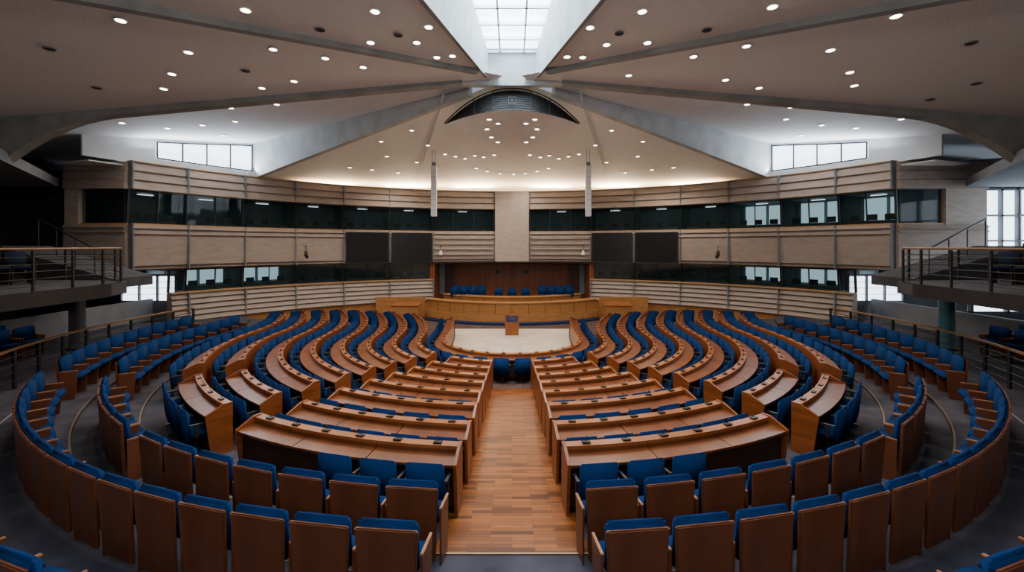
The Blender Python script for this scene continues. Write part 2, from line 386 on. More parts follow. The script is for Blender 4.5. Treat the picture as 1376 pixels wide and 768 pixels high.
for a in [-q for q in FAC[::-1]]+FAC:
    p=wp(a); tx,ty=-p[3],p[2]
    def rib(z0,z1,o0,o1,w=.028):
        mr.hexa([(p[0]+p[2]*o+tx*w*sx,p[1]+p[3]*o+ty*w*sx,z0) for o,sx in ((o0,-1),(o0,1),(o1,1),(o1,-1))],
                [(p[0]+p[2]*o+tx*w*sx,p[1]+p[3]*o+ty*w*sx,z1) for o,sx in ((o0,-1),(o0,1),(o1,1),(o1,-1))])
    rib(7.0,8.25,0,.32); rib(3.4,5.5,0,.34)
    if 16<abs(a)<61: rib(.85,2.25,0,.38)
struct(mr.build('trim_5',M['greywall']))
mc=MB(); mc.sweep([wp(-3.7),wp(3.7)],[(0,3.42),(.42,3.42),(.42,8.2),(0,8.2)])
struct(mc.build('wall_centre_panel',M['panelb']))
mc=MB()
for s in (-1,1):
    for z in (3.9,4.25,4.6,4.95,5.3): mc.sweep([wp(s*4.2),wp(s*8.3),wp(s*12.5),wp(s*16.6)],[(.2,z),(.32,z),(.32,z+.05),(.2,z+.06)])
struct(mc.build('trim_6',M['panelb']))
mb=MB()
mb.sweep(band(-62.5,62.5),[(-2.2,1.0),(-2.1,1.0),(-2.1,3.36),(-2.2,3.36)])
mb.sweep(band(-67.5,67.5),[(-2.2,3.36),(-2.1,3.36),(-2.1,8.0),(-2.2,8.0)])
mb.sweep(band(-62.5,62.5),[(-2.1,3.3),(-.2,3.3),(-.2,3.36),(-2.1,3.36)])
for z in (5.4,6.98): mb.sweep(band(-67.5,67.5),[(-2.1,z),(-.2,z),(-.2,z+.06),(-2.1,z+.06)])
struct(mb.build('wall_booth_interior',M['boothwall']))
mb=MB()
for a in [-q for q in FAC[::-1]]+FAC:
    p=wp(a); tx,ty=-p[3],p[2]; w=.04
    for z0,z1 in ((5.46,7.0),)+(((2.3,3.3),) if 16<abs(a)<61 else ()):
        mb.hexa([(p[0]+p[2]*o+tx*w*sx,p[1]+p[3]*o+ty*w*sx,z0) for o,sx in ((-2.1,-1),(-2.1,1),(-.25,1),(-.25,-1))],
                [(p[0]+p[2]*o+tx*w*sx,p[1]+p[3]*o+ty*w*sx,z1) for o,sx in ((-2.1,-1),(-2.1,1),(-.25,1),(-.25,-1))])
struct(mb.build('wall_booth_partition',M['darkwall']))
fa=[-a for a in FAC[::-1]]+FAC
wn=0
for a0,a1 in zip(fa,fa[1:]):
    if abs(a0)<4 and abs(a1)<4: continue
    ac=(a0+a1)/2
    for z0,z1,lv in ((5.50,7.0,'upper'),(2.27,3.40,'lower')):
        e0,e1=a0,a1
        if lv=='lower':
            if min(abs(a0),abs(a1))<16: continue
            if abs(ac)>61:
                e0,e1=(-62.5,-60.3) if ac<0 else (60.3,62.5)
        wn+=1; o0=wp(e0); o1=wp(e1); org=((o0[0]+o1[0])/2,(o0[1]+o1[1])/2,(z0+z1)/2)
        w=MB().sweep(band(e0,e1),[(-.16,z0),(-.14,z0),(-.04,z1),(-.06,z1)]).build(f'window_{wn}',M['glass'],None,org); struct(w)
        seg=1 if abs(e1-e0)<3 else (3 if abs(ac)<15 else 2); mm=MB()
        for i in range(seg+1):
            p=wp(lerp(e0,e1,i/seg)); ww=.045 if i in(0,seg) else .018; tx,ty=-p[3],p[2]
            mm.hexa([(p[0]+p[2]*o+tx*ww*sx,p[1]+p[3]*o+ty*ww*sx,z0) for o,sx in ((-.16,-1),(-.16,1),(-.08,1),(-.08,-1))],
               [(p[0]+p[2]*o+tx*ww*sx,p[1]+p[3]*o+ty*ww*sx,z1) for o,sx in ((-.06,-1),(-.06,1),(.02,1),(.02,-1))])
        mm.build('window_frame',M['dark'],w,org)
        if abs(e1-e0)<3: continue
        pc=wp(ac); sdn='left' if ac<0 else 'right'; idx=sum(1 for q in FAC if q<=abs(ac))
        bo=(pc[0]-pc[2]*.6,pc[1]-pc[3]*.6,z0-.05)
        desk_=thing('booth_counter',f'dark counter with monitors inside the {ordw(idx)} {lv} booth {sdn} of the middle','counter',bo,0,'interpreter booth counters')
        MB().sweep(band(e0+.8,e1-.8),[(-.85,z0+.0),(-.35,z0+.0),(-.35,z0+.18),(-.85,z0+.18)]).build('worktop',M['darkwall'],desk_,bo)
        for j in range(3):
            p=wp(lerp(e0,e1,(j+.7)/3.4)); tx,ty=-p[3],p[2]
            MB().hexa([(p[0]+p[2]*o+tx*.2*sx,p[1]+p[3]*o+ty*.2*sx,z0+.2) for o,sx in ((-.6,-1),(-.6,1),(-.56,1),(-.56,-1))],
               [(p[0]+p[2]*o+tx*.2*sx,p[1]+p[3]*o+ty*.2*sx,z0+.48) for o,sx in ((-.6,-1),(-.6,1),(-.56,1),(-.56,-1))]).build('monitor',M['black'],desk_,bo)
        bl=MB().sweep(band(ac-.9,ac+.9),[(-1.2,z1-.1),(-1.05,z1-.1),(-1.05,z1-.07),(-1.2,z1-.07)]).build('booth_lamp',M['booth'],None,(pc[0],pc[1],z1))
        tag(bl,f'small strip lamp inside the {ordw(idx)} {lv} booth {sdn} of the middle','light','booth lamps')
        if ac>43.6 or (abs(ac)>43.6 and lv=='lower'):
            for q0,q1 in ((e0+.8,ac-.25),(ac+.25,e1-.8)):
                wn+=1; struct(MB().sweep(band(q0,q1),[(-2.05,z0+.2),(-2.0,z0+.2),(-2.0,z1-.15),(-2.05,z1-.15)]).build(f'window_{wn}',M['boothday']))
for s,nm in ((-1,'wall_rear_base_left'),(1,'wall_rear_base_right')):
    struct(MB().sweep(band(*((-62.5,-16.9) if s<0 else (16.9,62.5))),[(-.1,-.01),(.18,-.01),(.18,.85),(-.1,.85)]).build(nm,M['podium']))
for s in (-1,1):
    x0,x1=16.9*s,(19.6 if s<0 else 20.8)*s; xa,xb=min(x0,x1),max(x0,x1)
    nm='left' if s<0 else 'right'
    m=MB()
    for i in range(3): m.box(xa,xb,19.45+.03*i,19.9,7.0+.4*i,7.38+.4*i)
    m.box(xa,xb,19.5,19.9,3.4,5.42)
    for z in (5.1,5.3): m.box(xa,xb,19.42,19.9,z,z+.05)
    struct(m.build('wall_booth_'+nm,M['panel']))
    xg=sorted((16.95*s,19.0*s)); wn+=1; w=struct(MB().box(xg[0],xg[1],19.75,19.8,5.5,7.0).build(f'window_{wn}',M['glass']))
    MB().box(xg[0],xg[1],19.6,19.74,5.42,5.5).build('window_frame',M['trim'],w)
    struct(MB().box(*sorted((19.0*s,x1)),19.55,19.9,5.42,7.0).build('wall_booth_end_'+nm,M['panelb']))
    wn+=1; xc,xd=(-19.3,-16.6) if s<0 else (16.6,19.3)
    w=struct(MB().box(xc,xd,22.1,22.15,1.8,3.0).build(f'window_{wn}',M['day']))
    m=MB()
    for i in range(4): xx=xc+(xd-xc)*i/3; m.box(xx-.04,xx+.04,22.0,22.1,1.75,3.05)
    for z in (2.1,2.4,2.7): m.box(xc,xd,22.05,22.1,z,z+.02)
    m.box(xc,xd,22.0,22.1,3.0,3.1); m.box(xc,xd,22.0,22.1,1.7,1.8); m.build('window_frame',M['greywall'],w)
    struct(MB().box(*sorted((s*19.3,s*24)),22.0,22.2,-.01,8.2).build('wall_behind_'+nm,M['darkwall']))
    struct(MB().box(*sorted((s*16.5,s*19.3)),22.15,22.3,-.01,1.75).build('wall_below_window_'+nm,M['greywall']))

# backdrop recess
struct(MB().box(-5.6,5.6,32.6,32.8,.5,3.6).build('wall_backdrop',M['backwood']))
m=MB()
for i in range(-5,6): m.box(i*1.0-.012,i*1.0+.012,32.57,32.6,.9,3.5)
struct(m.build('trim_7',M['backwooddk']))
for s in (-1,1):
    struct(MB().box(*sorted((s*4.15,s*4.95)),32.5,32.58,.9,3.2).build('door_1' if s<0 else 'door_2',M['backwooddk']))
    struct(MB().box(*sorted((s*5.25,s*5.55)),30.2,32.7,.5,3.45).build('wall_recess_'+('left' if s<0 else 'right'),M['backwood']))
struct(MB().box(-5.6,5.6,31.0,32.8,3.4,3.5).build('ceiling_recess',M['backwooddk']))
for s in (-1,1):
    p=thing('wall_plaque',f'small grey plaque on the wooden backdrop, {"left" if s<0 else "right"} of the two','plaque',(s*1.05,32.55,2.6),0,'plaques on the backdrop')
    MB().box(-.14,.14,-.03,.0,-.19,.19).build('frame',M['greywall'],p)
    MB().box(-.11,.11,-.045,-.03,-.15,.15).build('face',M['darkwall'],p)

# screens
for i in range(4):
    sd='left' if i<2 else 'right'; pos='outer' if i in(0,3) else 'inner'
    a0=[-34.6,-25.6,17.4,26.4][i]; a1=[-26.4,-17.4,25.6,34.6][i]
    p0=wp(a0); p1=wp(a1); ox,oy=(p0[0]+p1[0])/2,(p0[1]+p1[1])/2
    r=thing('wall_screen',f'large black blank screen on the {sd} wall, {pos} one of the pair','screen',(ox,oy,4.3),0,'black wall screens')
    nx,ny=-sin(radians((a0+a1)/2)),-cos(radians((a0+a1)/2))
    q0=(p0[0],p0[1],nx,ny); q1=(p1[0],p1[1],nx,ny)
    MB().sweep([q0,q1],[(.34,3.43),(.40,3.43),(.40,5.36),(.34,5.36)]).build('frame',M['dark'],r,(ox,oy,4.3))
    t=.025; qa=tuple(q0[j]*(1-t)+q1[j]*t for j in range(4)); qb=tuple(q0[j]*t+q1[j]*(1-t) for j in range(4))
    MB().sweep([qa,qb],[(.39,3.5),(.415,3.5),(.415,5.3),(.39,5.3)]).build('display',M['screen'],r,(ox,oy,4.3))

for px,sd,wh in ((402,'left','outer'),(977,'right','outer'),(596,'left','inner'),(780,'right','inner')):
    a=[-42.4,42.4,-15.6,15.6][(402,977,596,780).index(px)]
    p=wp(a); x=p[0]+p[2]*.35; y=p[1]+p[3]*.35
    r=thing('wall_camera',f'{"dark" if wh=="outer" else "pale"} camera on a bracket on the {sd} wall, {wh} of the two','camera',(x,y,4.1),0,'bracket cameras on the walls')
    nx,ny=p[2],p[3]
    MB().rod((0,0,.4),(nx*.4,ny*.4,.36),.02).rod((nx*.4,ny*.4,.4),(nx*.4,ny*.4,.08),.02).build('bracket',M['dark'],r)
    MB().rod((nx*.4,ny*.4,.1),(nx*.4,ny*.4,-.16),.07,10,.12).rod((nx*.36,ny*.36,-.14),(nx*.58,ny*.58,-.25),.09,10).build('body',M['dark'] if wh=='outer' else M['spk'],r)
    MB().rod((nx*.58,ny*.58,-.25),(nx*.63,ny*.63,-.275),.06,10).build('lens',M['black'],r)

# ---------------------------------------------------------------- ceiling
HA=6.4
AZ1,AZ2,AZ3=40.4,79.4,118.6
def slope(az,sec=None):
    if az<=AZ1: return lerp(.15,.16,az/AZ1)
    if az<=AZ2 and sec!=23: return lerp(.16,.15,(az-AZ1)/(AZ2-AZ1))
    if (az<=AZ3 and sec!=4) : return lerp(.135,.047,(az-AZ2)/(AZ3-AZ2))
    return lerp(.16,.14,(az-AZ3)/(180-AZ3))
def ceil_h(x,y):
    ax=abs(x); az=math.degrees(atan2(ax,17-y)); r=sqrt(x*x+(y-17)**2)
    return HA-slope(az)*r
def pol(az,r,s,sec=None): a=radians(az); return (s*r*sin(a),17-r*cos(a),CAM+HA-slope(az,sec)*r)
mf=MB()
for s in (-1,1):
    P=[]
    for i in range(25):
        t=i*.95; A0=(-.85-.13*t,17-t); B0=pol(AZ1,1.2+t*1.2,-1); row=[]
        for j in range(9):
            u=j/8; row.append((lerp(A0[0],B0[0],u),lerp(A0[1],B0[1],u),lerp(CAM+HA-.15*t,B0[2],u)))
        P.append(row)
    mf.grid([[(abs(x)*s,y,z) for x,y,z in row] for row in P])
    mf.grid([[pol(lerp(AZ1,AZ2,j/8),.5+i*1.1,s,12) for j in range(9)] for i in range(23)])
struct(mf.build('ceiling_front',M['ceiling'],recalc=False))
mf=MB()
for s in (-1,1): mf.grid([[pol(lerp(AZ2,AZ3,j/8),.5+i*1.1,s,23) for j in range(9)] for i in range(23)])
struct(mf.build('ceiling_side',M['white'],recalc=False))
mf=MB(); mf.grid([[ (pol(az,.3+i*1.0,1,4) if az<=180 else (lambda q:(-q[0],q[1],q[2]))(pol(360-az,.3+i*1.0,1,4))) for az in [lerp(AZ3,360-AZ3,j/24) for j in range(25)]] for i in range(20)])
struct(mf.build('ceiling_rear',M['ceilrear'],recalc=False,smooth=True))
def beam(az,s,fb,ft,r0,r1,w,name,label,mat='beam'):
    a=radians(az); dx,dy=s*sin(a),-cos(a); nx,ny=-dy,dx; m=MB(); n=48; rows=[]
    for i in range(n+1):
        r=lerp(r0,r1,i/n); x=dx*r; y=17+dy*r
        rows.append([(x+nx*w,y+ny*w,CAM+fb(r)),(x-nx*w,y-ny*w,CAM+fb(r)),(x-nx*w,y-ny*w,CAM+ft(r)),(x+nx*w,y+ny*w,CAM+ft(r)),(x+nx*w,y+ny*w,CAM+fb(r))])
    m.grid(rows); m.add(rows[-1][:4],[(0,1,2,3)]); m.add(rows[0][:4],[(0,1,2,3)])
    o=m.build(name,M[mat]); tag(o,label,'ceiling beam','radial concrete ceiling beams'); return o
for s in (-1,1):
    sd='left' if s<0 else 'right'
    beam(AZ1,s,lambda r:HA-.16*r-.10-.006*r,lambda r:HA-.16*r+.1,1.9,22,.11,'ceiling_beam',f'thin dark concrete ceiling beam running up to the top {sd} corner')
    beam(AZ2,s,lambda r:HA-.15*r-.11-.008*r-((max(0,r-13.2)**2*.13) if r<16.2 else 1.17),lambda r:HA-.135*r+.1,1.9,22,.2,'ceiling_beam',f'long concrete ceiling beam with a curved haunch at the {sd} edge')
    beam(AZ3,s,lambda r:HA-.16*r-.08,lambda r:HA-.047*r+.1,1.9,18.5,.14,'ceiling_beam',f'deep daylit concrete beam slanting down to the rear {sd} wall','concrete')
m=MB()
for s in (-1,1):
    m.grid([[(s*(.85+.13*t),17-t,CAM+HA-.15*t-.12),(s*(.9+.075*t),17-t,CAM+7.3)] for t in range(0,23)])
m.add([(-.95,17,CAM+6.1),(.95,17,CAM+6.1),(.95,17,CAM+7.3),(-.95,17,CAM+7.3)],[(0,1,2,3)])
struct(m.build('wall_skylight_shaft',M['concrete'],recalc=False))
m=MB()
for s in (-1,1):
    m.grid([[(s*(.85+.13*t),17-t,CAM+HA-.15*t-.10),(s*(.95+.135*t),17-t,CAM+HA-.15*t-.10),(s*(.97+.135*t),17-t,CAM+HA-.15*t+.1)] for t in range(0,23)])
struct(m.build('trim_8',M['beam'],recalc=False))
wn+=1
sk=struct(MB().add([(-.95,17,CAM+7.5),(.95,17,CAM+7.5),(2.6,-5,CAM+7.5),(-2.6,-5,CAM+7.5)],[(0,1,2,3)]).build(f'window_{wn}',M['sky'],recalc=False))
m=MB()
for y in [16.9-1.05*i for i in range(18)]: m.box(-2.4,2.4,y-.035,y+.035,CAM+7.3,CAM+7.4)
for x in (-.45,.45): m.box(x-.03,x+.03,-4,17,CAM+7.3,CAM+7.4)
m.build('window_frame',M['white'],sk)
struct(MB().prism([(-1.9,16.75),(-.85,16.98),(.85,16.98),(1.9,16.75),(1.9,17.25),(-1.9,17.25)],CAM+6.1,CAM+6.5).build('ceiling_hub',M['concrete']))
r=thing('ceiling_louvre','black crescent-shaped louvre grille below the skylight','ventilation grille',(0,17.6,CAM+5.2))
lo=lambda t:4.78+.56*(1-t*t); up=lambda t:4.78+1.36*(1-abs(t)**2.1)
T=[-1+2*i/40 for i in range(41)]
MB().grid([[(2.64*t,.06,lo(t)-5.2) for t in T],[(2.64*t,.06,up(t)-5.2) for t in T]]).build('backing',M['black'],r)
m=MB()
for j in range(1,9):
    f=j/9
    m.grid([[(2.64*t,0,lerp(lo(t),up(t),f)-5.2-.006) for t in T],[(2.64*t,-.03,lerp(lo(t),up(t),f)-5.2+.006) for t in T]])
m.build('slats',M['dark'],r)
m=MB()
for x in (-1.5,-.75,.75,1.5): t=x/2.64; m.box(x-.02,x+.02,-.07,.02,lo(t)-5.2,up(t)-5.2)
m.grid([[(2.64*t,-.08,up(t)-5.2) for t in T],[(2.64*t*1.01,-.08,up(t)-5.2+.05) for t in T]])
m.build('frame',M['dark'],r)
p=thing('emblem_sign','small grey emblem sign in the middle of the black louvre','sign',(0,17.45,CAM+5.68))
m=MB(); m.box(-.15,.15,-.02,0,-.14,-.12).box(-.15,.15,-.02,0,.12,.14).box(-.15,-.13,-.02,0,-.12,.12).box(.13,.15,-.02,0,-.12,.12); m.build('frame',M['greywall'],p)
MB().rod((0,-.02,.02),(0,0,.02),.04,12).box(-.06,-.03,-.02,0,-.09,-.02).box(.03,.06,-.02,0,-.09,-.02).build('emblem',M['greywall'],p)
def lens(t,v):
    h0,h1=lo(t),4.78+.06*(1-t*t); y0,y1=17.62,17.62+4.4*(1-t*t)
    return (2.66*t,lerp(y0,y1,v),CAM+lerp(h0,h1,v)-.10*sin(pi*v)*(1-t*t))
m=MB(); m.grid([[lens(t,v/8) for t in T] for v in range(9)])
m.grid([[lens(t,1) for t in T],[(lens(t,1)[0],lens(t,1)[1],lens(t,1)[2]+.25*(1-t*t)) for t in T]])
o=m.build('ceiling_canopy',M['ceilrear'],smooth=True); tag(o,'lens-shaped white canopy hanging under the black louvre','ceiling canopy')
for s in (-1,1):
    q=MB(); rows=[]
    for i in range(13):
        t=i/12; x=s*lerp(2.66,6.6,t); y=lerp(17.62,30.8,t); z=CAM+ceil_h(x,y)-.01
        rows.append([(x-.025,y,z-.03),(x+.025,y,z-.03),(x+.025,y,z+.03),(x-.025,y,z+.03),(x-.025,y,z-.03)])
    q.grid(rows); struct(q.build('trim_9' if s<0 else 'trim_10',M['white']))
for s in (-1,1):
    sd='left' if s<0 else 'right'
    pp=[wp(s*a) for a in (44,48,52,56,60,64,68,72)]
    struct(MB().sweep(pp,[(-.5,8.25),(-.4,8.25),(-.4,10.6),(-.5,10.6)]).build('wall_clerestory_'+sd,M['white']))
    wn+=1; a=[50.3,53.6,57,60.3,63.6]; org=wp(s*57); org=(org[0],org[1],9)
    zt=[10.0,9.86,9.68,9.52,9.36]; zb=8.62
    m=MB()
    for i in range(4):
        p0,p1=wp(s*a[i]),wp(s*a[i+1])
        q=[(p0[0]+p0[2]*-.36,p0[1]+p0[3]*-.36,zb),(p1[0]+p1[2]*-.36,p1[1]+p1[3]*-.36,zb),(p1[0]+p1[2]*-.36,p1[1]+p1[3]*-.36,zt[i+1]),(p0[0]+p0[2]*-.36,p0[1]+p0[3]*-.36,zt[i])]
        m.add(q,[(0,1,2,3)])
    w=struct(m.build(f'window_{wn}',M['day'],None,org,recalc=False))
    m=MB()
    for i in range(5):
        p=wp(s*a[i]); m.rod((p[0]-p[2]*.3,p[1]-p[3]*.3,zb),(p[0]-p[2]*.3,p[1]-p[3]*.3,zt[i]),.035,6)
        if i<4:
            p2=wp(s*a[i+1]); m.rod((p[0]-p[2]*.3,p[1]-p[3]*.3,zb),(p2[0]-p2[2]*.3,p2[1]-p2[3]*.3,zb),.035,6); m.rod((p[0]-p[2]*.3,p[1]-p[3]*.3,zt[i]),(p2[0]-p2[2]*.3,p2[1]-p2[3]*.3,zt[i+1]),.035,6)
    m.build('window_frame',M['dark'],w,org)
cl=MB(); cl.sweep([wp(a) for a in range(-42,43,3)],[(-.7,8.08),(-.45,8.08),(-.45,8.13),(-.7,8.13)])
tag(cl.build('cove_light',M['cove']),'warm cove light strip hidden along the top of the rear wall','light strip')
struct(MB().sweep([wp(a) for a in range(-72,73,3)],[(-2.2,8.0),(.0,8.0),(.0,8.05),(-2.2,8.05)]).build('wall_rear_cap',M['ceilrear']))
struct(MB().sweep([wp(a) for a in range(-45,46,3)],[(-2.3,8.0),(-2.2,8.0),(-2.2,10.8),(-2.3,10.8)]).build('wall_cove_back',M['ceilrear']))

# downlights
dl=thing('downlight','x','ceiling light')
k=[MB().rod((0,0,-.012),(0,0,.01),.09,16).build('lamp_lens',M['lamp'],dl), MB().rod((0,0,-.006),(0,0,.012),.12,16).build('rim',M['white'],dl)]
KIDS[dl.name]=k; dlused=False; SPOTS=[]
ul=thing('unlit_downlight','x','ceiling light')
KIDS[ul.name]=[MB().rod((0,0,-.010),(0,0,.01),.09,16).build('aperture',M['darkwall'],ul), MB().rod((0,0,-.005),(0,0,.012),.12,16).build('rim',M['greywall'],ul)]
def ray(px,py):
    a=(px-PX)/F; b=-(py-HY)/F; z=2.5
    while z<34:
        if b*z>=ceil_h(a*z,z)-.03: return (a*z,z,CAM+ceil_h(a*z,z)-.03)
        z+=.03
    return None
def put(loc,label,group):
    global dlused
    if not dlused: dl.location=loc; dl['label']=label; dl['group']=group; dlused=True
    else: dup(dl,loc,0,label,group)
LF=[(162,27),(253,70),(231,99),(220,119),(164,165),(330,13),(367,66),(310,145),(316,163),(437,78),(395,109),(504,15),(576,36),(498,57),(560,57),(587,77),(488,90),(445,127),(608,75),(352,118),(225,172),(272,168),(372,140),(408,128),(300,182)]
RF=[(1204,21),(1116,67),(1142,97),(1148,115),(1211,160),(1038,9),(1003,62),(863,15),(870,57),(793,37),(932,76),(975,107),(1063,144),(1056,160),(845,101),(928,127),(783,77),(762,76),(815,60),(1020,118),(1150,172),(1104,168),(1004,140),(968,128),(1076,182)]
UL=[(66,65),(430,40),(130,118),(535,47),(330,95),(1305,58),(1312,112),(950,40),(1250,134),(832,45)]
RE=[(497,172),(540,150),(570,140),(553,175),(445,200),(470,225),(520,210),(575,195),(427,182),(512,190),(500,228),(585,225),(535,232),(560,218),
    (800,195),(875,172),(835,150),(806,140),(822,175),(930,200),(905,225),(857,210),(949,182),(864,190),(876,228),(790,225),(840,232),(815,218),
    (612,210),(625,213),(638,209),(650,211),(664,208),(712,208),(726,211),(738,209),(751,213),(764,210),(598,207),(778,207),
    (640,226),(655,230),(672,233),(690,234),(706,233),(722,230),(737,226)]
for L0,lab,gr in ((LF,'small round downlight in the front left half of the ceiling','downlights in the front left ceiling'),(RF,'small round downlight in the front right half of the ceiling','downlights in the front right ceiling'),(RE,'small round downlight in the warm rear ceiling','downlights in the rear ceiling')):
    for i,(px,py) in enumerate(L0):
        q=ray(px,py)
        if q:
            put(q,lab,gr)
            if (L0 is not RE and i%2==0) or (L0 is RE and i%4==0): SPOTS.append(q)
for i,(px,py) in enumerate(UL):
    q=ray(px,py); lb='small dark unlit fitting between the lit downlights of the front ceiling'; gp='unlit ceiling fittings'
    if i==0: ul.location=q; ul['label']=lb; ul['group']=gp
    else: dup(ul,q,0,lb,gp)
for t,v in [(-.35,.15),(-.4,.4),(-.35,.65),(-.25,.8),(.35,.15),(.4,.4),(.35,.65),(.25,.8),(-.22,.25),(.22,.25)]:
    q=lens(t,v); put((q[0],q[1],q[2]-.02),'small round downlight in the hanging lens-shaped canopy','downlights in the canopy')

# ---------------------------------------------------------------- hanging speakers
for s in (-1,1):
    x,y,z=at(583 if s<0 else 790.5,258,24)
    r=thing('line_array_speaker',f'tall slim pale speaker column hanging {"left" if s<0 else "right"} of the centre','speaker',(x,y,z-1.3),0,'hanging speaker columns')
    MB().box(-.145,.145,-.13,.13,0,2.7).build('body',M['spk'],r,bevel=.02)
    m=MB()
    for i in range(1,9): m.box(-.147,.147,-.132,.132,i*.3-.005,i*.3+.005)
    m.build('joints',M['greywall'],r)
    top=CAM+ceil_h(x,y)-(z-1.3)-.01
    for dx in (-.08,.08): MB().rod((dx,0,2.7),(dx,0,top),.012,6).build('cable',M['dark'],r)
    MB().box(-.10,.10,-.1,.1,2.7,2.9).build('bracket',M['greywall'],r)

# ---------------------------------------------------------------- podium
def arcp(R,h0,n=24,cy=33.5): 
    return [(R*sin(radians(a)),cy-R*cos(radians(a)),sin(radians(a)),-cos(radians(a))) for a in [lerp(-h0,h0,i/n) for i in range(n+1)]]
pr=thing('podium_platform','stepped platform carrying the presiding bench','platform',(0,28,0))
MB().sweep(arcp(8.3,40),[(-4,0),(0,0),(0,.08),(-4,.08)]).build('lower_step',M['bluedk'],pr,(0,28,0))
MB().sweep(arcp(7.75,44),[(-5,.08),(0,.08),(0,.5),(-5,.5)]).build('middle_step',M['podium'],pr,(0,28,0))
MB().sweep(arcp(6.0,44),[(-4,.5),(0,.5),(0,.75),(-4,.75)]).build('upper_step',M['carpetb'],pr,(0,28,0))
for R,hh,z0,z1,lab,nm in ((7.6,44,.505,1.20,'lower','front'),(6.05,48,.755,1.36,'upper','rear')):
    og=(0,33.5-R,z0)
    r=thing('podium_bench',f'long curved light wood podium bench, {lab} {nm} tier','desk',og,0,'curved podium benches')
    MB().sweep(arcp(R,hh),[(-.06,z0),(0,z0),(.05,z1-.06),(-.01,z1-.06)]).build('front_panel',M['podium'],r,og)
    MB().sweep(arcp(R,hh),[(-.5,z1-.06),(.12,z1-.06),(.12,z1),(-.5,z1)]).build('desktop',M['podium'],r,og)
    for p in arcp(R,hh,12)[1:-1]:
        MB().rod((p[0]+p[2]*.005,p[1]+p[3]*.005,z0),(p[0]+p[2]*.05,p[1]+p[3]*.05,z1-.06),.012,5).build('panel_seam',M['deskdark'],r,og)
for s in (-1,1):
    sd='left' if s<0 else 'right'
    cv=[]
    for i in range(9):
        t=i/8; x=s*lerp(5.5,8.6,t); y=28.2+.5*sin(t*pi/2)-.5*t; cv.append((x,y,0,-1))
    struct(MB().sweep(cv,[(-.12,0),(0,0),(0,1.25),(-.12,1.25)]).build('wall_podium_'+sd,M['podium']))
    r=thing('podium_side_desk',f'low wooden desk enclosure at the {sd} end of the podium','desk',(s*6.35,27.0,0),0,'podium side enclosures')
    MB().hexa([(-.75,-.5,0),(.75,-.5,0),(.75,.5,0),(-.75,.5,0)],[(-.78,-.52,.9),(.78,-.52,.9),(.78,.52,1.0),(-.78,.52,1.0)]).build('body',M['podium'],r,bevel=.02)
    MB().hexa([(-.82,-.56,.9),(.82,-.56,.9),(.82,.56,1.0),(-.82,.56,1.0)],[(-.82,-.56,.95),(.82,-.56,.95),(.82,.56,1.05),(-.82,.56,1.05)]).build('desktop',M['ledge'],r)
i=0
for x in (-.85,0,.85):
    i+=1; dup(DC,(x,28.3,.90),pi,f'blue presiding chair at the podium centre, {ordw(i)} from the left','presiding chairs')
for s in (-1,1):
    for row,yy in enumerate((28.8,29.7)):
        for j in range(4):
            dup(DC,(s*(2.0+.58*j),yy,.90+.08*row),pi,f'blue podium side chair, {ordw(j+1)} {"left" if s<0 else "right"} of the middle, {"front" if row==0 else "back"} row','podium side chairs')
struct(MB().box(-4.3,4.3,28.0,31.2,.75,.90).build('floor_podium',M['carpetb']))
r=thing('lectern','wooden lectern with dark blue sign standing on the beige floor','lectern',(0,22.6,.012))
MB().hexa([(-.33,-.22,0),(.33,-.22,0),(.33,.22,0),(-.33,.22,0)],[(-.37,-.26,1.0),(.37,-.26,1.0),(.37,.26,1.0),(-.37,.26,1.0)]).build('body',M['ledge'],r,bevel=.01)
MB().hexa([(-.42,-.32,1.0),(.42,-.32,1.0),(.42,.3,1.0),(-.42,.3,1.0)],[(-.42,-.32,1.12),(.42,-.32,1.12),(.42,.3,1.03),(-.42,.3,1.03)]).build('top',M['ledge'],r)
sg=MB().box(-.28,.28,-.30,-.28,.70,1.0).build('sign_panel',M['bluesign'],r)
m=MB()
for z,w in ((.93,.14),(.87,.18),(.81,.12)): m.box(-w,w,-.304,-.30,z,z+.012)
m.build('sign_lettering',M['greywall'],sg)
for dx in (-.1,.1): MB().rod((dx,.05,1.08),(dx,-.05,1.35),.008,5).build('microphone',M['black'],r)

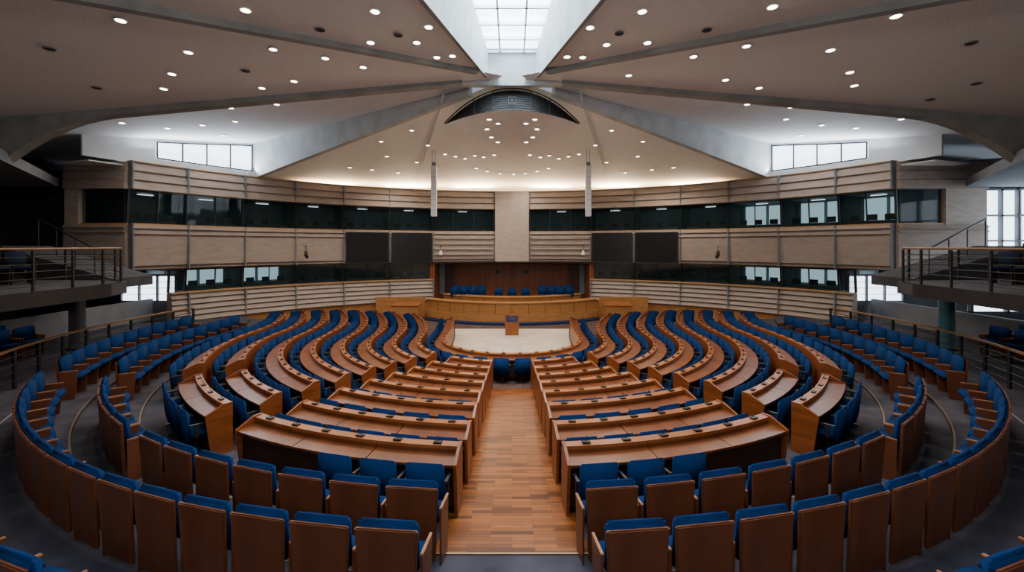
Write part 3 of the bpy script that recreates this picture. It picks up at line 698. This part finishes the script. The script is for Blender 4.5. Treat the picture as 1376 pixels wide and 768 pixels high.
# ---------------------------------------------------------------- side galleries
for s in (-1,1):
    sd='left' if s<0 else 'right'
    def mx_(pts): return [(abs(x)*s,y) for x,y in pts]
    struct(MB().prism(mx_([(14,3),(15,13),(19.6,19.3),(23.9,19.3),(23.9,3)]),CAM+2.55,CAM+2.9).build('ceiling_gallery_'+sd,M['greywall']))
    r=thing('gallery_balcony',f'dark-edged gallery balcony on the {sd} side','balcony',(s*14,12,3.0))
    pts=[(11.2,6.5),(11.7,10),(11.95,13),(12.25,14.2),(13.2,15),(23.9,15.6),(23.9,6.5)]
    MB().prism(mx_(pts),3.0,3.35).build('slab',M['darkwall'],r,(s*14,12,3.0))
    edge=[(11.26,6.6),(11.42,7.7),(11.57,8.8),(11.73,9.9),(11.8,11.0),(11.9,12.1),(12.0,13.1),(12.35,14.1),(13.2,14.85),(15.0,15.0),(17.0,15.1)]
    MB().sweep([(x*s,y,-s*.99,.0) for x,y in edge],[(0,2.98),(.06,2.98),(.06,3.37),(0,3.37)]).build('edge_trim',M['dark'],r,(s*14,12,3.0))
    og=(s*12.2,11,3.35)
    rl=thing('balcony_railing',f'dark thin-bar railing along the {sd} gallery balcony','railing',og)
    for x,y in edge: MB().box(x*s-.025,x*s+.025,y-.025,y+.025,3.35,4.38).build('post',M['dark'],rl,og)
    m=MB()
    for (xa,ya),(xb,yb) in zip(edge,edge[1:]): m.rod((xa*s,ya,4.42),(xb*s,yb,4.42),.03,8)
    m.build('handrail',M['rail'],rl,og)
    for z in (3.5,3.68,3.86,4.04,4.22):
        m=MB()
        for (xa,ya),(xb,yb) in zip(edge,edge[1:]): m.rod((xa*s,ya,z),(xb*s,yb,z),.010,6)
        m.build('rail',M['dark'],rl,og)
    og=(s*14.6,15.3,3.35)
    st_=thing('stair_handrail',f'thin rising stair handrail at the end of the {sd} balcony','handrail',og)
    MB().rod((s*14.2,15.2,4.4),(s*17.6,16.6,5.5),.03,8).build('handrail',M['dark'],st_,og)
    for t in (0,.33,.66,1): 
        x,y,z=lerp(14.2,17.6,t)*s,lerp(15.2,16.6,t),lerp(4.4,5.5,t)
        MB().rod((x,y,z-1.0),(x,y,z),.02,6).build('post',M['dark'],st_,og)
    struct(MB().hexa([(s*14,15.6,3.0),(s*18,15.6,3.0),(s*18,17.4,3.0),(s*14,17.4,3.0)],[(s*14,15.6,3.35),(s*18,15.6,4.5),(s*18,17.4,4.5),(s*14,17.4,3.35)]).build('floor_stair_'+sd,M['darkwall']))
    for t in range(3):
        struct(MB().box(*sorted((s*(14.2+t*1.1),s*23.9)),7,14.2,3.355+.28*t,3.355+.28*(t+1) if t else 3.36).build(f'floor_tier_{t+1}_'+sd,M['darkwall']))
        for j in range(9):
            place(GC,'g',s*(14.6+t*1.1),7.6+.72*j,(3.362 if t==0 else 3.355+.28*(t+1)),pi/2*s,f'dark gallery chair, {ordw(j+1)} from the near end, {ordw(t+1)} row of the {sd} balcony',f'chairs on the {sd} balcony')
    rr=[(s*13.3*sin(radians(d)),16.05-13.3*cos(radians(d)),s*sin(radians(d)),-cos(radians(d))) for d in range(52,104,4)]
    og=(rr[5][0],rr[5][1],.95)
    lr=thing('floor_railing',f'dark railing with wood handrail behind the outermost ring on the {sd}','railing',og)
    for p in rr: MB().box(p[0]-.03,p[0]+.03,p[1]-.03,p[1]+.03,.95,1.92).build('post',M['dark'],lr,og)
    MB().sweep(rr,[(-.035,1.92),(.035,1.92),(.035,1.97),(-.035,1.97)]).build('handrail',M['rail'],lr,og)
    for z in (1.15,1.35,1.55,1.75): MB().sweep(rr,[(-.012,z),(.012,z),(.012,z+.024),(-.012,z+.024)]).build('rail',M['dark'],lr,og)
    for t in range(2):
        for j in range(9):
            dup(TC,(s*(15.3+.95*t),8.5+.72*j,.96),pi/2*s,f'blue chair below the {sd} balcony, {ordw(j+1)} from the near end in {"front" if t==0 else "back"} row',f'chairs below the {sd} balcony')
    struct(MB().box(*sorted((s*17.6,s*17.8)),5,21.9,.9,1.9).build('wall_low_'+sd,M['greywall']))
    struct(MB().box(*sorted((s*24,s*24.3)),-4,36,-.1,12).build('wall_'+sd,M['darkwall']))
    c=thing('column',f'round {"teal" if s>0 else "dark"} column under the {sd} balcony','column',(s*14.9,15.3,.95))
    MB().rod((0,0,0),(0,0,2.04),.22,20).build('shaft',M['teal'] if s>0 else M['darkwall'],c,smooth=False)
    MB().rod((0,0,0),(0,0,.08),.28,20).build('base',M['dark'],c)
def bigwin(x0,x1,y0,y1,z0,z1,axis,n):
    global wn; wn+=1
    w=struct(MB().box(x0,x1,y0,y1,z0,z1).build(f'window_{wn}',M['day'])); m=MB()
    for i in range(n+1):
        if axis=='y': y=lerp(y0,y1,i/n); m.box(x0-.15,x0,y-.05,y+.05,z0-.1,z1+.1)
        else: x=lerp(x0,x1,i/n); m.box(x-.05,x+.05,y0-.15,y0,z0-.1,z1+.1)
    for z in (z0,lerp(z0,z1,.33),lerp(z0,z1,.66),z1):
        if axis=='y': m.box(x0-.15,x0,y0-.05,y1+.05,z-.04,z+.04)
        else: m.box(x0-.05,x1+.05,y0-.15,y0,z-.04,z+.04)
    m.build('window_frame',M['greywall'],w)
bigwin(22.6,22.65,13.5,19.9,3.6,7.0,'y',5)
bigwin(20.9,22.6,19.95,20.0,3.6,7.0,'x',2)
bigwin(17.9,23.5,17.5,17.55,1.9,2.9,'x',4)
struct(MB().box(-24,24,-4.2,-4,-.1,12).build('wall_front',M['darkwall']))
struct(MB().box(-24,24,36,36.2,-.1,12).build('wall_back',M['darkwall']))

# ---------------------------------------------------------------- lights
def spot(loc,e,col=(1,.87,.72),size=150):
    l=bpy.data.lights.new('spot','SPOT'); l.energy=e; l.color=col; l.spot_size=radians(size); l.spot_blend=.9; l.shadow_soft_size=.12
    o=bpy.data.objects.new('downlight_or_fill_spot',l); C.objects.link(o); o.location=(loc[0],loc[1],loc[2]-.15); return o
for q in SPOTS:
    wgt=.40 if (q[1]<8 or abs(q[0])>10) else (.8 if q[1]<12 else 1.15)
    spot(q,430*wgt)
for s in (-1,1):
    for y in (9,13): spot((s*17,y,7.0),60); spot((s*15.6,y+1,3.05),35)  # fill spots without fittings, added to brighten the dark side galleries
def area(loc,dirv,sx,sy,e,col):
    l=bpy.data.lights.new('area','AREA'); l.shape='RECTANGLE'; l.size=sx; l.size_y=sy; l.energy=e; l.color=col
    o=bpy.data.objects.new('area_lamp',l); C.objects.link(o); o.location=loc; o.rotation_euler=Vector(dirv).to_track_quat('-Z','Y').to_euler(); return o
area((0,10,CAM+7.45),(0,0,-1),2.4,12,900,(.78,.9,1))
for a in (-36,-22,-8,8,22,36):
    p=wp(a); area((p[0]-p[2]*1.2,p[1]-p[3]*1.2,8.3),(p[2]*.8,p[3]*.8,.6),2.5,.6,320,(1,.80,.55))
for a in (-58,58):
    p=wp(a); area((p[0]+p[2]*.1,p[1]+p[3]*.1,8.6),(p[2]*.7,p[3]*.7,.7),5,.3,230,(.80,.90,1))
area((0,-3.7,6.8),(0,.62,.60),18,1.2,900,(1,.95,.90))  # added fill light, unseen behind the camera, brightens the front ceiling
w=bpy.data.worlds.new('world'); bpy.context.scene.world=w; w.use_nodes=True
bg=w.node_tree.nodes['Background']; bg.inputs[0].default_value=(.7,.82,1,1); bg.inputs[1].default_value=.5
cd=bpy.data.cameras.new('camera'); co=bpy.data.objects.new('camera',cd); C.objects.link(co)
co.location=(0,0,CAM); co.rotation_euler=(pi/2,0,0); cd.sensor_width=36; cd.sensor_fit='HORIZONTAL'
cd.lens=F/1376*36; cd.shift_y=-(384-HY)/1376; cd.clip_start=.05; cd.clip_end=200
bpy.context.scene.camera=co
